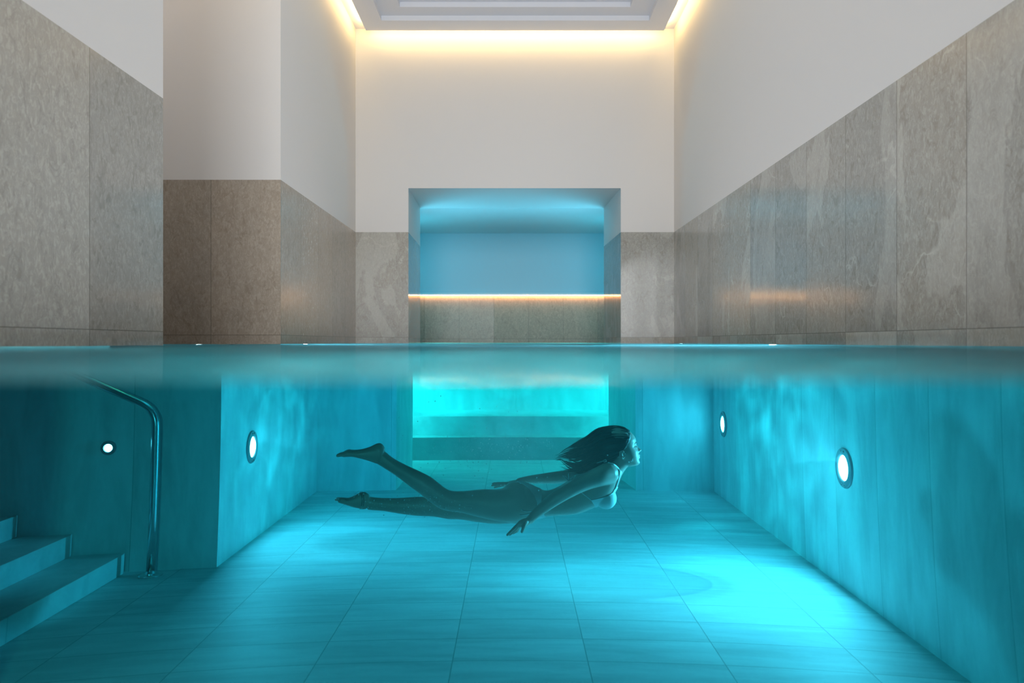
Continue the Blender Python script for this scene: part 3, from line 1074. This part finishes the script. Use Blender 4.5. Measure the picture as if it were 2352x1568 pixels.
# brows and lash lines
for sd_ in (-1, 1):
    bm = BM()
    tube(bm, [head(.0765, sd_ * .016, .0095), head(.0735, sd_ * .030, .0135), head(.064, sd_ * .044, .0105)], [.0014, .0017, .0009], n=6, k=4)
    obj('eyebrow', bm, M_brow, person, smooth=True)
    bm = BM()
    tube(bm, [head(.0690, sd_ * .019, -.0095), head(.0722, sd_ * .028, -.0125), head(.0695, sd_ * .037, -.0125), head(.0625, sd_ * .045, -.0100)], [.0012, .0016, .0016, .0012], n=6, k=4)
    obj('eyelash', bm, M_hair, person, smooth=True)

# hair: a core with some three hundred locks over it
RG = [(1445.5, 986, 1411, 1046, .075, 11), (1430, 979.5, 1404, 1058, .083, 9), (1411, 977, 1394, 1066, .086, 6), (1391, 979.5, 1379, 1072, .086, 3), (1370, 987, 1363, 1079, .085, 0),
      (1350, 998.5, 1345, 1085, .082, 0), (1330, 1010, 1327, 1086, .077, 0), (1312, 1021, 1310, 1078, .068, 0), (1297, 1031.5, 1296, 1067, .055, 0), (1284, 1042, 1285, 1056, .034, 0)]
RGS = catmull(RG, 6)


def hair_at(s, a, rr):
    x = max(0.0, min(0.9999, s)) * (len(RGS) - 1)
    i = int(x)
    v = RGS[i] * (1 - (x - i)) + RGS[i + 1] * (x - i)
    t = P(v[0], v[1], YC)
    b = P(v[2], v[3], YC)
    c = (t + b) / 2
    h = (t - b) / 2
    return c + h * math.cos(a) * rr + Vector((v[5] / 411 * abs(math.sin(a)) ** 1.5, v[4] * math.sin(a) * rr, 0))


hr = random.Random(11)
bm = BM()
core = []
for k in range(15):
    s = 0.012 + 0.62 * k / 14
    rr = 0.985 - 0.75 * max(0.0, (s - .30) / .33) ** 1.6
    core.append([hair_at(s, 2 * PI * i / 40, rr * (0.97 + 0.03 * math.sin(i * 2.7 + k * 0.4))) for i in range(40)])
loft(bm, core)
for cl in range(64):
    ca = 2 * PI * (cl + hr.uniform(-.3, .3)) / 64 * 1.0
    crr = hr.uniform(0.45, 1.0) if cl % 2 else hr.uniform(.88, 1.0)
    cend = hr.uniform(0.74, 1.06)
    ph, am, fq = hr.uniform(0, 6.28), hr.uniform(0.05, 0.13), hr.uniform(4, 8)
    cdr = hr.uniform(0.02, 0.07)
    cda = hr.uniform(-0.5, 0.5)
    for i in range(8):
        a0 = ca + hr.uniform(-.085, .085)
        r1 = hr.uniform(-.04, .04)
        s0 = hr.uniform(0.012, 0.06) if i % 3 else hr.uniform(0.1, 0.4)
        s1 = min(1.10, cend + hr.uniform(-0.12, 0.03))
        r0 = hr.uniform(0.0018, 0.0042)
        pts, rad = [], []
        for k in range(21):
            u = k / 20
            s = s0 + (s1 - s0) * u
            w = max(0.0, s - 0.2)
            pinch = 1 - 0.75 * max(0.0, (u - .45) / .55)
            a = ca + (a0 - ca) * pinch + cda * w + am * math.sin(fq * s * 2 + ph) * min(1, w * 3)
            p = hair_at(min(s, .9999), a, crr + r1 * pinch + cdr * math.sin(fq * s * 1.7 + ph) * min(1, w * 4) + (0.012 if s < .3 else 0.0))
            if s > 1:
                p = p + Vector((-(s - 1) * 0.35, 0, -(s - 1) * 0.12))
            pts.append(p)
            rad.append(max(0.0004, r0 * min(1.0, 0.4 + 4 * u) * (1 - u ** 3 * 0.92)))
        tube(bm, pts, rad, n=6, k=1, flat=1.3, roundcap=False)
for i in range(46):
    a = PI + hr.uniform(-1.5, 1.3)
    rr = hr.uniform(0.6, 0.98)
    s0, s1 = hr.uniform(0.38, 0.5), hr.uniform(0.66, 0.9)
    out_ = Vector((hr.uniform(-.035, -.005), hr.uniform(-.012, .012), hr.uniform(-.032, .004)))
    r0 = hr.uniform(0.0016, 0.0034)
    ph = hr.uniform(0, 6.28)
    pts, rad = [], []
    for k in range(15):
        u = k / 14
        p = hair_at(s0 + (s1 - s0) * u, a + 0.12 * math.sin(5 * u + ph), rr) + out_ * u ** 2 + Vector((0, 0, 0.004 * math.sin(7 * u + ph) * u))
        pts.append(p)
        rad.append(max(0.0004, r0 * (1 - u ** 2 * 0.92)))
    tube(bm, pts, rad, n=6, k=1, flat=1.3, roundcap=False)
obj('hair', bm, M_hair, person, smooth=True)

# ------------------------------------------------------------------ air bubbles
m, nt, out = newmat('air_bubble')
n_ = N(nt)
df = n_('MixShader', {0: 0.65, 1: n_('BsdfDiffuse', {0: (0.97, 0.98, 0.98, 1)}).outputs[0], 2: n_('BsdfTranslucent', {0: (0.97, 0.98, 0.98, 1)}).outputs[0]}).outputs[0]
sh = n_('MixShader', {0: 0.40, 1: df, 2: n_('BsdfGlossy', {0: (1, 1, 1, 1), 1: 0.13}).outputs[0]}).outputs[0]
nt.links.new(sh, out.inputs[0])
M_bub = m
br = random.Random(5)
bm = BM()


def dot(bm, p, r):
    bmesh.ops.create_icosphere(bm, subdivisions=1, radius=r, matrix=Matrix.Translation(p))


for i in range(620):
    u = br.random()
    if u < 0.62:
        x, y = br.gauss(1130, 95), br.gauss(1020, 38)
    elif u < 0.80:
        x, y = br.gauss(985, 45), br.gauss(1155, 16)
    elif u < 0.90:
        x, y = br.gauss(855, 28), br.gauss(1152, 12)
    else:
        x, y = br.uniform(760, 1240), br.uniform(900, 1180)
    if not (740 < x < 1290 and 880 < y < 1200):
        continue
    dot(bm, P(x, y, br.uniform(4.18, 4.30)), 0.0012 + 0.0026 * br.random() ** 2.4)
tag(obj('bubble_cloud', bm, M_bub), 'fine cloud of tiny air bubbles trailing behind the woman', 'bubbles', kind='stuff')

BIG = [(1395.3, 1044.5, 2.4, 'air bubble in the hair behind the ear'), (1416.3, 1046.5, 2.2, 'air bubble just below and behind the ear'),
       (1428.6, 1050.7, 2.4, 'air bubble under the ear lobe'), (1435.9, 1042.2, 2.4, 'air bubble on the cheek in front of the ear'),
       (1452.7, 1053.7, 2.6, 'topmost air bubble of the cluster by the jaw'), (1452.3, 1057.2, 3.0, 'largest air bubble of the cluster by the jaw'),
       (1449.6, 1058.6, 2.0, 'small air bubble left of the largest one by the jaw'), (1444.4, 1060.2, 2.6, 'air bubble on the jaw line towards the neck'),
       (1435.9, 1062, 1.6, 'small air bubble on the neck below the ear'), (1150.5, 1113.3, 2.4, 'air bubble between the fingers of the far hand')]
for (bx, by, rp, lab) in BIG:
    p = surf(bx, by) if bx > 1300 else P(bx, by, 4.79)
    r = rp / 411 * 0.55
    b = BM()
    bmesh.ops.create_uvsphere(b, u_segments=14, v_segments=10, radius=r, matrix=Matrix.Translation(p - Vector((0, r * 0.5, 0))))
    tag(obj('air_bubble', b, M_bub, smooth=True), lab, 'air bubble', 'larger air bubbles around the woman')
